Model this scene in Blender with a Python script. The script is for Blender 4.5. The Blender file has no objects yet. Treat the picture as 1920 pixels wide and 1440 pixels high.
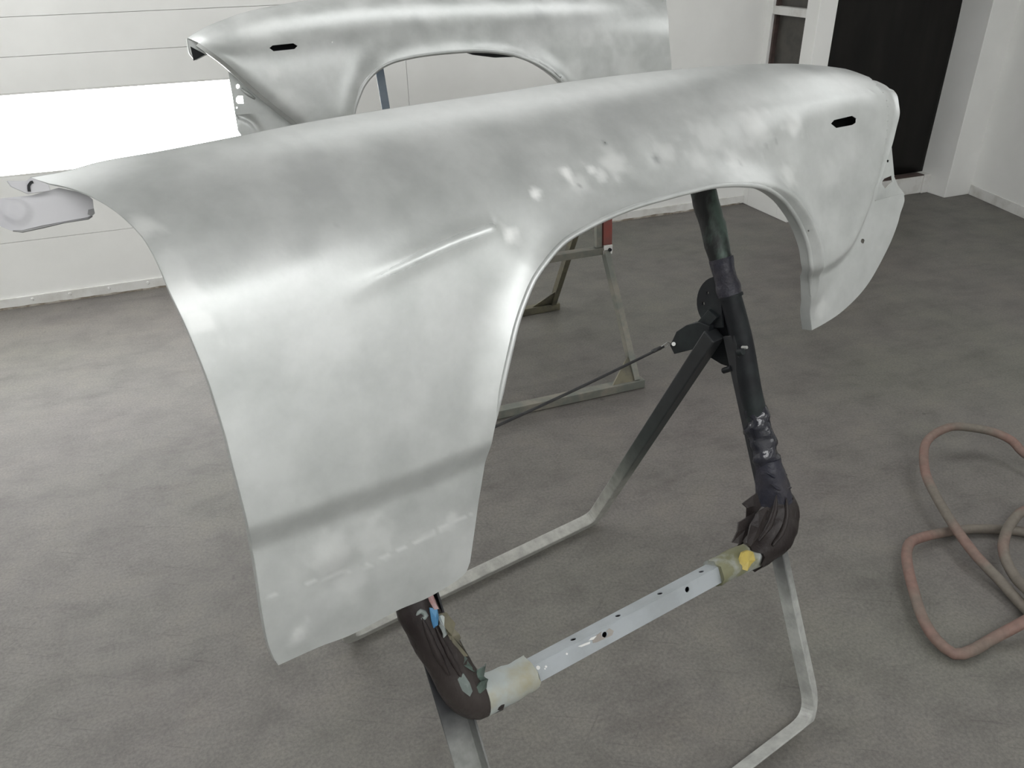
import bpy, bmesh, math, random
import numpy as np
from mathutils import Vector, Matrix, noise
from mathutils.geometry import delaunay_2d_cdt

random.seed(4)
SC = bpy.context.scene
COL = SC.collection

# ------------------------------------------------------------------ camera
F_PX, CAM_H = 1500.0, 1.5
def unit(v):
    v = np.array(v, float)
    return v / np.linalg.norm(v)
_zd = unit([50, 2660, 1500])
_x = np.array([4540, -930, 1500.0]); _x = unit(_x - _x.dot(_zd) * _zd)
_y = np.cross(-_zd, _x)
R3 = np.array([_x, _y, -_zd])
EYE = np.array([0, 0, CAM_H])
cam_data = bpy.data.cameras.new('camera')
cam = bpy.data.objects.new('camera', cam_data)
COL.objects.link(cam)
M = Matrix.Identity(4)
for i in range(3):
    M[i][0] = R3[i][0]; M[i][1] = -R3[i][1]; M[i][2] = -R3[i][2]; M[i][3] = EYE[i]
cam.matrix_world = M
cam_data.sensor_width = 36.0
cam_data.lens = F_PX / 1920 * 36
cam_data.clip_start = 0.05
SC.camera = cam

# ------------------------------------------------------------------ world, exposure, lamps
wd = bpy.data.worlds.new('world'); SC.world = wd; wd.use_nodes = True
wd.node_tree.nodes['Background'].inputs[0].default_value = (0.8, 0.85, 0.9, 1)
wd.node_tree.nodes['Background'].inputs[1].default_value = 0.02
SC.view_settings.view_transform = 'Standard'
SC.view_settings.look = 'None'
SC.view_settings.gamma = 1.0
SC.view_settings.exposure = 0.3
LAMP_BACK = 9.0      # the glazed booth light in the back wall
LAMP_FRONT = 0.9     # its unseen twin, assumed behind the camera and shaped for fender reflections
STREAK_LIGHT = 3.3      # unseen lights added high behind the camera for the fender streak
FILL_CEIL = 6.5      # unseen strips added on the ceiling to fill the room with light

# ------------------------------------------------------------------ ray helpers (a photo point meets a real plane)
def ray(px, py):
    return R3 @ unit([px - 960, py - 720, F_PX])
def on_plane(px, py, P0, N):
    r = ray(px, py)
    return EYE + r * ((np.array(P0, float) - EYE).dot(N)) / r.dot(N)
def on_floor(px, py, z=0.0):
    return on_plane(px, py, (0, 0, z), np.array([0, 0, 1.0]))

# ------------------------------------------------------------------ materials
def new_mat(name):
    m = bpy.data.materials.new(name); m.use_nodes = True
    nt = m.node_tree
    return m, nt, nt.nodes['Principled BSDF']
def N_(nt, t, **kw):
    n = nt.nodes.new(t)
    for k, v in kw.items():
        setattr(n, k, v)
    return n
def noise_node(nt, scale, detail=4, rough=0.55, stretch=None, coord='Object'):
    tc = N_(nt, 'ShaderNodeTexCoord')
    tx = N_(nt, 'ShaderNodeTexNoise')
    tx.inputs['Scale'].default_value = scale
    tx.inputs['Detail'].default_value = detail
    tx.inputs['Roughness'].default_value = rough
    if stretch:
        mp = N_(nt, 'ShaderNodeMapping'); mp.inputs['Scale'].default_value = stretch
        nt.links.new(tc.outputs[coord], mp.inputs['Vector']); nt.links.new(mp.outputs[0], tx.inputs['Vector'])
    else:
        nt.links.new(tc.outputs[coord], tx.inputs['Vector'])
    return tx
def ramp(nt, src, stops):
    r = N_(nt, 'ShaderNodeValToRGB')
    e = r.color_ramp.elements
    while len(e) < len(stops):
        e.new(0.5)
    for i, (p, c) in enumerate(stops):
        e[i].position = p
        e[i].color = (c[0], c[1], c[2], 1) if hasattr(c, '__len__') else (c, c, c, 1)
    nt.links.new(src, r.inputs[0])
    return r
def mix(nt, fac, a, b, mode='MIX'):
    n = N_(nt, 'ShaderNodeMix', data_type='RGBA', blend_type=mode)
    for sock, v in ((n.inputs[0], fac), (n.inputs[6], a), (n.inputs[7], b)):
        if hasattr(v, 'is_linked'):
            nt.links.new(v, sock)
        elif hasattr(v, '__len__'):
            sock.default_value = (v[0], v[1], v[2], 1)
        else:
            sock.default_value = v
    return n.outputs[2]
def bump(nt, src, bsdf, strength, dist=0.01):
    b = N_(nt, 'ShaderNodeBump'); b.inputs['Strength'].default_value = strength; b.inputs['Distance'].default_value = dist
    nt.links.new(src, b.inputs['Height']); nt.links.new(b.outputs[0], bsdf.inputs['Normal'])

def simple(name, c1, c2=None, scale=12, rough=0.5, metal=0.0, lo=0.4, hi=0.6, bump_s=0.0, stretch=None, detail=5):
    m, nt, b = new_mat(name)
    b.inputs['Roughness'].default_value = rough; b.inputs['Metallic'].default_value = metal
    if c2 is None:
        c2 = tuple(x * 0.85 for x in c1)
    tx = noise_node(nt, scale, detail, 0.6, stretch)
    r = ramp(nt, tx.outputs[0], [(lo, c1), (hi, c2)])
    nt.links.new(r.outputs[0], b.inputs['Base Color'])
    if bump_s:
        bump(nt, tx.outputs[0], b, bump_s)
    return m

def metal_mat(name):
    """bare sheet steel, stripped and scuffed: mottled grey with brighter sanded spots (the 'wear' attribute)"""
    m, nt, b = new_mat(name)
    b.inputs['Metallic'].default_value = 0.48
    big = noise_node(nt, 3.2, 3, 0.5)
    mid = noise_node(nt, 11, 5, 0.6)
    fine = noise_node(nt, 160, 2, 0.5)
    c = ramp(nt, big.outputs[0], [(0.3, (0.525, 0.545, 0.535)), (0.7, (0.60, 0.615, 0.61))])
    c2 = ramp(nt, mid.outputs[0], [(0.3, (0.80, 0.81, 0.805)), (0.66, (1.03, 1.03, 1.03))])
    col = mix(nt, 1.0, c.outputs[0], c2.outputs[0], 'MULTIPLY')
    at = N_(nt, 'ShaderNodeAttribute', attribute_name='wear')
    sp = N_(nt, 'ShaderNodeSeparateColor'); nt.links.new(at.outputs['Color'], sp.inputs[0])
    col = mix(nt, sp.outputs[0], col, (0.93, 0.94, 0.93))
    col = mix(nt, sp.outputs[1], col, (0.30, 0.31, 0.315))
    nt.links.new(col, b.inputs['Base Color'])
    rr = ramp(nt, mid.outputs[0], [(0.3, 0.34), (0.7, 0.46)])
    ro = mix(nt, sp.outputs[0], rr.outputs[0], (0.6, 0.6, 0.6))
    ro = mix(nt, sp.outputs[2], ro, (0.16, 0.16, 0.16))
    nt.links.new(ro, b.inputs['Roughness'])
    bump(nt, fine.outputs[0], b, 0.05, 0.002)
    return m

MAT = {}
MAT['steel'] = metal_mat('bare_steel')
MAT['steel_dull'] = simple('dull_grey_primer_steel', (0.30, 0.305, 0.30), (0.22, 0.22, 0.225), 9, 0.5, 0.3)
MAT['darkmatt'] = simple('dark_matt_and_holes', (0.030, 0.032, 0.034), (0.018, 0.018, 0.02), 14, 0.7)  # near-black for dark parts; also stands in for shade inside holes
MAT['hinge'] = simple('pale_grey_apron', (0.52, 0.52, 0.54), (0.44, 0.44, 0.47), 7, 0.5)
MAT['wall'] = simple('white_booth_wall', (0.85, 0.855, 0.835), (0.79, 0.795, 0.775), 2.2, 0.42, 0, 0.35, 0.65)
MAT['trim'] = simple('white_trim_dirty', (0.72, 0.72, 0.70), (0.55, 0.54, 0.50), 9, 0.55, 0, 0.45, 0.72)
MAT['grime'] = simple('grime', (0.22, 0.19, 0.15), (0.42, 0.39, 0.34), 22, 0.8)
MAT['ceiling'] = simple('ceiling_white', (0.7, 0.7, 0.69), (0.66, 0.66, 0.65), 2, 0.6)
MAT['darkdoor'] = simple('dark_door', (0.0055, 0.005, 0.0045), (0.012, 0.011, 0.0095), 4, 0.55, 0, 0.35, 0.7, 0.03, (3, 3, 0.6))
MAT['pane'] = simple('dusty_dark_glass', (0.05, 0.047, 0.042), (0.075, 0.068, 0.06), 10, 0.35)
MAT['rust'] = simple('rust_brown', (0.085, 0.058, 0.052), (0.06, 0.042, 0.038), 20, 0.7)

def floor_mat():
    m, nt, b = new_mat('painted_concrete')
    a = noise_node(nt, 0.8, 4, 0.55)
    d = noise_node(nt, 6, 6, 0.65)
    f = noise_node(nt, 130, 5, 0.7)
    st = noise_node(nt, 2.4, 5, 0.7, (1.0, 3.2, 1))
    c = ramp(nt, a.outputs[0], [(0.32, (0.148, 0.136, 0.128)), (0.5, (0.153, 0.146, 0.133)), (0.7, (0.143, 0.143, 0.122))])
    c2 = ramp(nt, d.outputs[0], [(0.3, (0.76, 0.75, 0.755)), (0.52, (1, 1, 1)), (0.75, (1.16, 1.15, 1.10))])
    c3 = ramp(nt, f.outputs[0], [(0.32, (0.72, 0.72, 0.73)), (0.68, (1.16, 1.16, 1.15))])
    c4 = ramp(nt, st.outputs[0], [(0.28, (0.80, 0.78, 0.78)), (0.45, (1, 1, 1)), (0.72, (1.05, 1.05, 1.03))])
    col = mix(nt, 1.0, c.outputs[0], c2.outputs[0], 'MULTIPLY')
    col = mix(nt, 1.0, col, c3.outputs[0], 'MULTIPLY')
    col = mix(nt, 1.0, col, c4.outputs[0], 'MULTIPLY')
    # thin scratches and drag marks in a few directions, and small dark spots
    for (rot, sc_, st_, p0, p1, dark) in ((0.5, 5.0, (1, 26, 1), .64, .69, .82), (-0.75, 6.0, (1, 30, 1), .65, .70, .86), (1.25, 9.0, (1, 16, 1), .60, .72, .92), (0.1, 3.5, (1, 5, 1), .52, .76, .88)):
        tc = N_(nt, 'ShaderNodeTexCoord'); m1 = N_(nt, 'ShaderNodeMapping'); m1.inputs['Rotation'].default_value = (0, 0, rot)
        m2 = N_(nt, 'ShaderNodeMapping'); m2.inputs['Scale'].default_value = st_
        t = N_(nt, 'ShaderNodeTexNoise'); t.inputs['Scale'].default_value = sc_; t.inputs['Detail'].default_value = 3
        nt.links.new(tc.outputs['Object'], m1.inputs[0]); nt.links.new(m1.outputs[0], m2.inputs[0]); nt.links.new(m2.outputs[0], t.inputs[0])
        rr = ramp(nt, t.outputs[0], [(p0, 1.0), (p1, dark)])
        col = mix(nt, 1.0, col, rr.outputs[0], 'MULTIPLY')
    sn = noise_node(nt, 17, 2, 0.5)
    rr = ramp(nt, sn.outputs[0], [(.74, 1.0), (.78, .72)])
    col = mix(nt, 1.0, col, rr.outputs[0], 'MULTIPLY')
    nt.links.new(col, b.inputs['Base Color'])
    b.inputs['Roughness'].default_value = 0.5
    b.inputs['Specular IOR Level'].default_value = 0.4
    bump(nt, f.outputs[0], b, 0.12, 0.004)
    return m
MAT['floor'] = floor_mat()

def emit_mat(name, col, strength):
    m, nt, b = new_mat(name)
    b.inputs['Base Color'].default_value = (0.8, 0.8, 0.8, 1)
    b.inputs['Emission Color'].default_value = (*col, 1)
    b.inputs['Emission Strength'].default_value = strength
    return m
MAT['lamp_back'] = emit_mat('lit_glass_back', (1.0, 1.0, 0.99), LAMP_BACK)
MAT['streak_light'] = emit_mat('streak_glow', (1.0, 1.0, 1.0), STREAK_LIGHT)
MAT['lamp_front'] = emit_mat('lit_glass_front', (1.0, 1.0, 0.99), LAMP_FRONT)

MAT['stand_steel'] = simple('overspray_grey_steel', (0.36, 0.365, 0.345), (0.25, 0.255, 0.235), 13, 0.5, 0.15, 0.4, 0.68)
MAT['rail'] = simple('blue_grey_rail', (0.37, 0.40, 0.42), (0.31, 0.335, 0.345), 10, 0.42, 0.15)
MAT['chip'] = simple('white_paint_chip', (0.72, 0.73, 0.72), (0.66, 0.66, 0.64), 20, 0.35)
MAT['patch'] = simple('bare_brown_patch', (0.30, 0.275, 0.25), (0.36, 0.34, 0.31), 30, 0.4, 0.3)
MAT['dark_steel'] = simple('dark_green_black_steel', (0.008, 0.009, 0.011), (0.022, 0.029, 0.029), 11, 0.55, 0.0, 0.45, 0.7)
MAT['pad_brown'] = simple('brown_black_tape', (0.018, 0.014, 0.014), (0.046, 0.039, 0.036), 11, 0.42, 0, 0.38, 0.72, 0.9, (1, 1, 0.5))
MAT['pad_blue'] = simple('blue_black_tape', (0.022, 0.023, 0.034), (0.042, 0.038, 0.042), 14, 0.36, 0, 0.35, 0.7, 0.9)
MAT['pad_gloss'] = simple('glossy_black_tape', (0.012, 0.013, 0.020), (0.03, 0.03, 0.04), 9, 0.16, 0, 0.4, 0.7, 0.6)
MAT['pad_green'] = simple('green_grey_tape', (0.016, 0.017, 0.017), (0.080, 0.112, 0.095), 13, 0.4, 0, 0.44, 0.6, 0.5, (1, 1, 0.45))
MAT['foam'] = simple('yellowed_grey_sleeve', (0.33, 0.36, 0.35), (0.27, 0.24, 0.14), 9, 0.5, 0, 0.52, 0.75, 0.1)
MAT['foam_grey'] = simple('grey_green_residue', (0.15, 0.18, 0.17), (0.24, 0.26, 0.25), 25, 0.4, 0, 0.4, 0.6, 0.3)
MAT['foam_olive'] = simple('olive_sleeve', (0.17, 0.17, 0.10), (0.33, 0.35, 0.35), 9, 0.45, 0, 0.44, 0.56, 0.15)
MAT['yellow'] = simple('yellow_foam', (0.46, 0.36, 0.085), (0.36, 0.29, 0.09), 25, 0.6)
MAT['blue'] = simple('blue_paint_smear', (0.05, 0.17, 0.33), (0.08, 0.22, 0.38), 20, 0.4)
MAT['pink'] = simple('red_brown_paint', (0.27, 0.11, 0.10), (0.34, 0.25, 0.25), 20, 0.4)
MAT['olive'] = simple('olive_steel', (0.15, 0.138, 0.092), (0.095, 0.09, 0.068), 16, 0.5, 0.1)
MAT['sage'] = simple('sage_overspray', (0.155, 0.165, 0.145), (0.235, 0.22, 0.185), 13, 0.5, 0.1)
MAT['red'] = simple('dull_red_paint', (0.25, 0.062, 0.050), (0.19, 0.065, 0.055), 14, 0.5)
MAT['bluegrey'] = simple('blue_grey_strip', (0.16, 0.20, 0.25), (0.22, 0.26, 0.30), 9, 0.5, 0.1)
MAT['wire'] = simple('black_cord', (0.016, 0.016, 0.018), (0.03, 0.03, 0.03), 40, 0.6)
MAT['brightwire'] = simple('bare_wire', (0.45, 0.45, 0.44), (0.3, 0.3, 0.3), 40, 0.3, 0.9)
MAT['black'] = simple('hollow_black', (0.006, 0.006, 0.008), (0.009, 0.009, 0.011), 20, 0.8)  # black for hollows; puts the shade into the far marker slot
for _k in ('dark_steel', 'pad_brown', 'pad_blue', 'pad_green', 'darkdoor', 'black', 'darkmatt'):
    MAT[_k].node_tree.nodes['Principled BSDF'].inputs['Specular IOR Level'].default_value = 0.22
def hose_mat():
    m, nt, b = new_mat('worn_pink_hose')
    a = noise_node(nt, 5.5, 3, 0.5)
    f = noise_node(nt, 60, 3, 0.6)
    c = ramp(nt, a.outputs[0], [(0.36, (0.190, 0.117, 0.097)), (0.46, (0.172, 0.124, 0.102)), (0.56, (0.145, 0.128, 0.106))])
    d = ramp(nt, f.outputs[0], [(0.3, 0.82), (0.65, 1.05)])
    nt.links.new(mix(nt, 1.0, c.outputs[0], d.outputs[0], 'MULTIPLY'), b.inputs['Base Color'])
    b.inputs['Roughness'].default_value = 0.65
    return m
MAT['hose'] = hose_mat()

# ------------------------------------------------------------------ object helpers
def obj_from(name, verts, faces, mat, parent=None, smooth=False):
    me = bpy.data.meshes.new(name)
    me.from_pydata([tuple(map(float, v)) for v in verts], [], [tuple(f) for f in faces])
    me.update()
    bm = bmesh.new(); bm.from_mesh(me)
    bmesh.ops.recalc_face_normals(bm, faces=bm.faces)
    bm.to_mesh(me); bm.free()
    if smooth:
        for p in me.polygons:
            p.use_smooth = True
    if mat is not None:
        me.materials.append(MAT[mat] if isinstance(mat, str) else mat)
    o = bpy.data.objects.new(name, me)
    COL.objects.link(o)
    if parent is not None:
        o.parent = parent
        o.matrix_parent_inverse = Matrix.Translation(parent.location).inverted() if parent.parent is None else parent.matrix_parent_inverse.copy()
    return o
def empty(name, loc, label, cat, group=None):
    o = bpy.data.objects.new(name, None); COL.objects.link(o)
    o.location = tuple(map(float, loc)); o.empty_display_size = 0.1
    o['label'] = label; o['category'] = cat
    if group:
        o['group'] = group
    return o
def tag(o, label, cat, group=None):
    o['label'] = label; o['category'] = cat
    if group:
        o['group'] = group
    return o
def struct(o):
    o['kind'] = 'structure'
    return o
class MB:
    """collects simple shapes into one mesh"""
    def __init__(self):
        self.v, self.f = [], []
    def add(self, verts, faces):
        k = len(self.v)
        self.v += [np.array(p, float) for p in verts]
        self.f += [tuple(i + k for i in q) for q in faces]
        return self
    def box(self, lo, hi):
        (a, b, c), (d, e, f) = lo, hi
        vs = [(a, b, c), (d, b, c), (d, e, c), (a, e, c), (a, b, f), (d, b, f), (d, e, f), (a, e, f)]
        return self.add(vs, [(0, 3, 2, 1), (4, 5, 6, 7), (0, 1, 5, 4), (1, 2, 6, 5), (2, 3, 7, 6), (3, 0, 4, 7)])
    def obox(self, P, X, Y, Z):
        """oriented box: corner P and three edge vectors"""
        P, X, Y, Z = (np.array(q, float) for q in (P, X, Y, Z))
        vs = [P, P + X, P + X + Y, P + Y, P + Z, P + X + Z, P + X + Y + Z, P + Y + Z]
        return self.add(vs, [(0, 3, 2, 1), (4, 5, 6, 7), (0, 1, 5, 4), (1, 2, 6, 5), (2, 3, 7, 6), (3, 0, 4, 7)])
    def prism(self, pts, dvec):
        """flat polygon pushed along dvec"""
        n = len(pts); d = np.array(dvec, float)
        vs = [np.array(p, float) for p in pts] + [np.array(p, float) + d for p in pts]
        fs = [tuple(range(n))[::-1], tuple(range(n, 2 * n))]
        fs += [(i, (i + 1) % n, n + (i + 1) % n, n + i) for i in range(n)]
        return self.add(vs, fs)
    def cyl(self, A, B, r, seg=14, r2=None):
        return self.tube([A, B], r, seg, radii=None if r2 is None else [r, r2])
    def tube(self, path, r, seg=12, radii=None, caps=True, lump=0.0, freq=20.0, seed=0.0, squash=None):
        prof = [(math.cos(2 * math.pi * i / seg), math.sin(2 * math.pi * i / seg)) for i in range(seg)]
        path = [np.array(p, float) for p in path]
        fr = frames(path)
        n = len(path); vs = []; fs = []
        for i, (p, (u, w)) in enumerate(zip(path, fr)):
            rr = radii[i] if radii is not None else r
            for (a, b) in prof:
                q = p + u * a * rr + w * b * rr
                if lump:
                    k = noise.noise(Vector(q * freq) + Vector((seed, seed, seed))) + 0.5 * noise.noise(Vector(q * freq * 2.3) + Vector((seed, 3, 0)))
                    q = p + (u * a + w * b) * (rr + lump * k)
                vs.append(q)
        for i in range(n - 1):
            for j in range(seg):
                a = i * seg + j; b = i * seg + (j + 1) % seg
                fs.append((a, b, b + seg, a + seg))
        if caps:
            fs.append(tuple(range(seg))[::-1]); fs.append(tuple(range((n - 1) * seg, n * seg)))
        return self.add(vs, fs)
    def sweep(self, path, prof, up, caps=True):
        """closed 2D profile (a along side, b along up) swept on a path; up = reference vector"""
        path = [np.array(p, float) for p in path]; n = len(path); m = len(prof); vs = []; fs = []
        up = np.array(up, float)
        for i in range(n):
            t1 = unit(path[i] - path[i - 1]) if i else unit(path[1] - path[0])
            t2 = unit(path[i + 1] - path[i]) if i < n - 1 else t1
            t = unit(t1 + t2)
            s = unit(np.cross(t, up)); b = unit(np.cross(s, t))
            k = 1.0 / max(0.5, abs(t.dot(t1)))
            for (pa, pb) in prof:
                vs.append(path[i] + s * pa * k + b * pb)
        for i in range(n - 1):
            for j in range(m):
                a = i * m + j; c = i * m + (j + 1) % m
                fs.append((a, c, c + m, a + m))
        if caps:
            fs.append(tuple(range(m))[::-1]); fs.append(tuple(range((n - 1) * m, n * m)))
        return self.add(vs, fs)
    def build(self, name, mat, parent=None, smooth=False, bevel=0.0, split=None):
        o = obj_from(name, self.v, self.f, mat, parent, smooth)
        if bevel:
            b = o.modifiers.new('bevel', 'BEVEL'); b.width = bevel; b.segments = 2; b.limit_method = 'ANGLE'
        if split:
            e = o.modifiers.new('split', 'EDGE_SPLIT'); e.split_angle = math.radians(split)
        return o
def frames(path):
    n = len(path); out = []
    t = unit(path[1] - path[0])
    u = unit(np.cross(t, [0.13, 0.2, 1.0]))
    for i in range(n):
        if i == 0: t = unit(path[1] - path[0])
        elif i == n - 1: t = unit(path[-1] - path[-2])
        else: t = unit(unit(path[i] - path[i - 1]) + unit(path[i + 1] - path[i]))
        u = unit(u - t * u.dot(t))
        out.append((u, np.cross(t, u)))
    return out
def catmull(pts, step, closed=False):
    """smooth curve through pts, resampled about every step"""
    P = [np.array(p, float) for p in pts]
    n = len(P)
    if n < 3:
        k = max(1, int(np.linalg.norm(P[1] - P[0]) / step))
        return [P[0] + (P[1] - P[0]) * i / k for i in range(k + 1)]
    out = []
    for i in range(n - 1):
        p0 = P[i - 1] if i else 2 * P[0] - P[1]
        p1, p2 = P[i], P[i + 1]
        p3 = P[i + 2] if i < n - 2 else 2 * P[-1] - P[-2]
        # centripetal
        def tj(ti, a, b): return ti + max(1e-9, np.linalg.norm(b - a)) ** 0.5
        t0 = 0; t1 = tj(t0, p0, p1); t2 = tj(t1, p1, p2); t3 = tj(t2, p2, p3)
        k = max(1, int(round(np.linalg.norm(p2 - p1) / step)))
        for j in range(k):
            t = t1 + (t2 - t1) * j / k
            A1 = (t1 - t) / (t1 - t0) * p0 + (t - t0) / (t1 - t0) * p1
            A2 = (t2 - t) / (t2 - t1) * p1 + (t - t1) / (t2 - t1) * p2
            A3 = (t3 - t) / (t3 - t2) * p2 + (t - t2) / (t3 - t2) * p3
            B1 = (t2 - t) / (t2 - t0) * A1 + (t - t0) / (t2 - t0) * A2
            B2 = (t3 - t) / (t3 - t1) * A2 + (t - t1) / (t3 - t1) * A3
            out.append((t2 - t) / (t2 - t1) * B1 + (t - t1) / (t2 - t1) * B2)
    out.append(P[-1])
    return out
def rounded(pts, rad, k=6):
    """polyline whose inner corners are arcs of radius rad"""
    P = [np.array(p, float) for p in pts]; out = [P[0]]
    for i in range(1, len(P) - 1):
        a = unit(P[i - 1] - P[i]); b = unit(P[i + 1] - P[i])
        half = math.acos(max(-1, min(1, a.dot(b)))) / 2
        d = rad / math.tan(half)
        s, e = P[i] + a * d, P[i] + b * d
        for j in range(k + 1):
            t = j / k
            out.append((1 - t) ** 2 * s + 2 * t * (1 - t) * P[i] + t * t * e)
    out.append(P[-1])
    return out
def seg_dist(s, v, poly):
    """distance and side of points (s, v) to a polyline in the sheet's own plane"""
    best = np.full(s.shape, 1e9); side = np.zeros(s.shape)
    for (a, b) in zip(poly[:-1], poly[1:]):
        d = b - a; L2 = d.dot(d) + 1e-12
        t = np.clip(((s - a[0]) * d[0] + (v - a[1]) * d[1]) / L2, 0, 1)
        ex = s - a[0] - t * d[0]; ey = v - a[1] - t * d[1]
        dist = np.hypot(ex, ey)
        cr = d[0] * (v - a[1]) - d[1] * (s - a[0])
        m = dist < best
        best = np.where(m, dist, best); side = np.where(m, np.sign(cr), side)
    return best, side
def sstep(x):
    x = np.clip(x, 0, 1)
    return x * x * (3 - 2 * x)
def inside(P, poly):
    x, y = P[:, 0], P[:, 1]; r = np.zeros(len(P), bool)
    n = len(poly)
    for i in range(n):
        x1, y1 = poly[i]; x2, y2 = poly[(i + 1) % n]
        c = ((y1 > y) != (y2 > y))
        with np.errstate(divide='ignore', invalid='ignore'):
            xi = (x2 - x1) * (y - y1) / (y2 - y1 + 1e-15) + x1
        r ^= c & (x < xi)
    return r
def sheet(loops, grid):
    """2D triangulation of an outline (loops[0]) with holes (loops[1:]) filled with a regular grid"""
    pts, edges = [], []
    for lp in loops:
        k = len(pts); n = len(lp)
        pts += [tuple(p) for p in lp]
        edges += [(k + i, k + (i + 1) % n) for i in range(n)]
    o = np.array(loops[0]); lo, hi = o.min(0), o.max(0)
    gx, gy = np.meshgrid(np.arange(lo[0], hi[0], grid), np.arange(lo[1], hi[1], grid))
    G = np.stack([gx.ravel(), gy.ravel()], 1)
    ok = inside(G, loops[0])
    for h in loops[1:]:
        ok &= ~inside(G, h)
    for lp in loops:
        c = [np.array(p) for p in lp] + [np.array(lp[0])]
        d, _ = seg_dist(G[:, 0], G[:, 1], c)
        ok &= d > grid * 0.45
    pts += [tuple(p) for p in G[ok]]
    r = delaunay_2d_cdt([Vector(p) for p in pts], edges, [], 1, 1e-7)
    V2 = np.array([tuple(v) for v in r[0]]); T = [tuple(f) for f in r[2]]
    ce = np.array([V2[list(t)].mean(0) for t in T])
    keep = inside(ce, loops[0])
    for h in loops[1:]:
        keep &= ~inside(ce, h)
    return V2, [t for t, k in zip(T, keep) if k]

class Plane:
    """a sheet-metal thing's own frame: s along it, v up it, w out of it"""
    def __init__(self, O, yaw, lean):
        a, l = math.radians(yaw), math.radians(lean)
        self.O = np.array(O, float)
        self.D = np.array([math.cos(a), math.sin(a), 0])
        H = np.array([self.D[1], -self.D[0], 0])
        up = np.array([0, 0, 1.0])
        self.N = H * math.cos(l) + up * math.sin(l)
        self.V = up * math.cos(l) - H * math.sin(l)
    def sv(self, px, py, w=0.0):
        P = on_plane(px, py, self.O + self.N * w, self.N) - self.O
        return np.array([P.dot(self.D), P.dot(self.V)])
    def solve(self, px, py, wf, lo=-.22, hi=.06, none=False):
        """where the sight line through a photo point first meets the curved sheet"""
        for _ in range(3):
            ws = np.linspace(hi, lo, 70)
            q = np.array([self.sv(px, py, w) for w in ws])
            f = wf(q[:, 0], q[:, 1]) - ws
            k = np.where(f >= 0)[0]
            if len(k) == 0:
                return None if none else self.sv(px, py, ws[np.argmax(f)])
            i = k[0]
            if i == 0:
                return self.sv(px, py, ws[0])
            hi, lo = ws[i - 1], ws[i]
        return self.sv(px, py, .5 * (hi + lo))
    def at(self, s, v, w):
        return self.O + self.D * s + self.V * v + self.N * w
    def many(self, sv, w):
        return self.O + sv[:, :1] * self.D + sv[:, 1:2] * self.V + w[:, None] * self.N
    def pt(self, px, py, w=0.0):
        return on_plane(px, py, self.O + self.N * w, self.N)

def sheet_object(name, pl, loops, wf, grid, mat, parent, thick=0.0014, wear=None):
    sv, tris = sheet(loops, grid)
    w = wf(sv[:, 0], sv[:, 1])
    P = pl.many(sv, w)
    me = bpy.data.meshes.new(name)
    me.from_pydata([tuple(p) for p in P], [], tris)
    me.update()
    # all faces look outwards
    n = np.array([tuple(p.normal) for p in me.polygons])
    if (n @ pl.N).mean() < 0:
        me.flip_normals()
    for p in me.polygons:
        p.use_smooth = True
    if wear is not None:
        at = me.attributes.new('wear', 'FLOAT_COLOR', 'POINT')
        a, b, c = wear(sv[:, 0], sv[:, 1])
        buf = np.stack([a, b, c, np.ones_like(a)], 1).astype(np.float32)
        at.data.foreach_set('color', buf.ravel())
    me.materials.append(MAT[mat])
    o = bpy.data.objects.new(name, me); COL.objects.link(o)
    if parent is not None:
        o.parent = parent; o.matrix_parent_inverse = Matrix.Translation(parent.location).inverted()
    if thick:
        so = o.modifiers.new('gauge', 'SOLIDIFY'); so.thickness = thick; so.offset = -1
        e = o.modifiers.new('split', 'EDGE_SPLIT'); e.split_angle = math.radians(50)
    return o
def strip_object(name, rows, mat, parent, thick=0.0014):
    """a bent flange: rows of equal length joined by quads"""
    n = len(rows[0]); vs = [p for r in rows for p in r]; fs = []
    for k in range(len(rows) - 1):
        for i in range(n - 1):
            a = k * n + i
            fs.append((a, a + 1, a + 1 + n, a + n))
    o = obj_from(name, vs, fs, mat, parent, True)
    so = o.modifiers.new('gauge', 'SOLIDIFY'); so.thickness = thick; so.offset = 0
    e = o.modifiers.new('split', 'EDGE_SPLIT'); e.split_angle = math.radians(40)
    return o

# ================================================================== the booth
YB, XP, ZC = 4.08, 3.11, 2.7           # back wall, partition, ceiling height
XL, YF = -3.0, -2.3                    # left wall, wall behind the camera
RW0, RW1 = np.array([4.53, 3.68]), np.array([4.41, 3.16])      # line of the right wall
rwd = unit(RW1 - RW0); RWF = RW0 + rwd * ((YF - RW0[1]) / rwd[1])
struct(MB().box((XL - .1, YF - .1, -0.08), (5.0, 4.5, 0.0)).build('floor', 'floor'))
struct(MB().box((XL - .1, YF - .1, ZC), (5.0, 4.5, ZC + .06)).build('ceiling', 'ceiling'))

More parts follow.
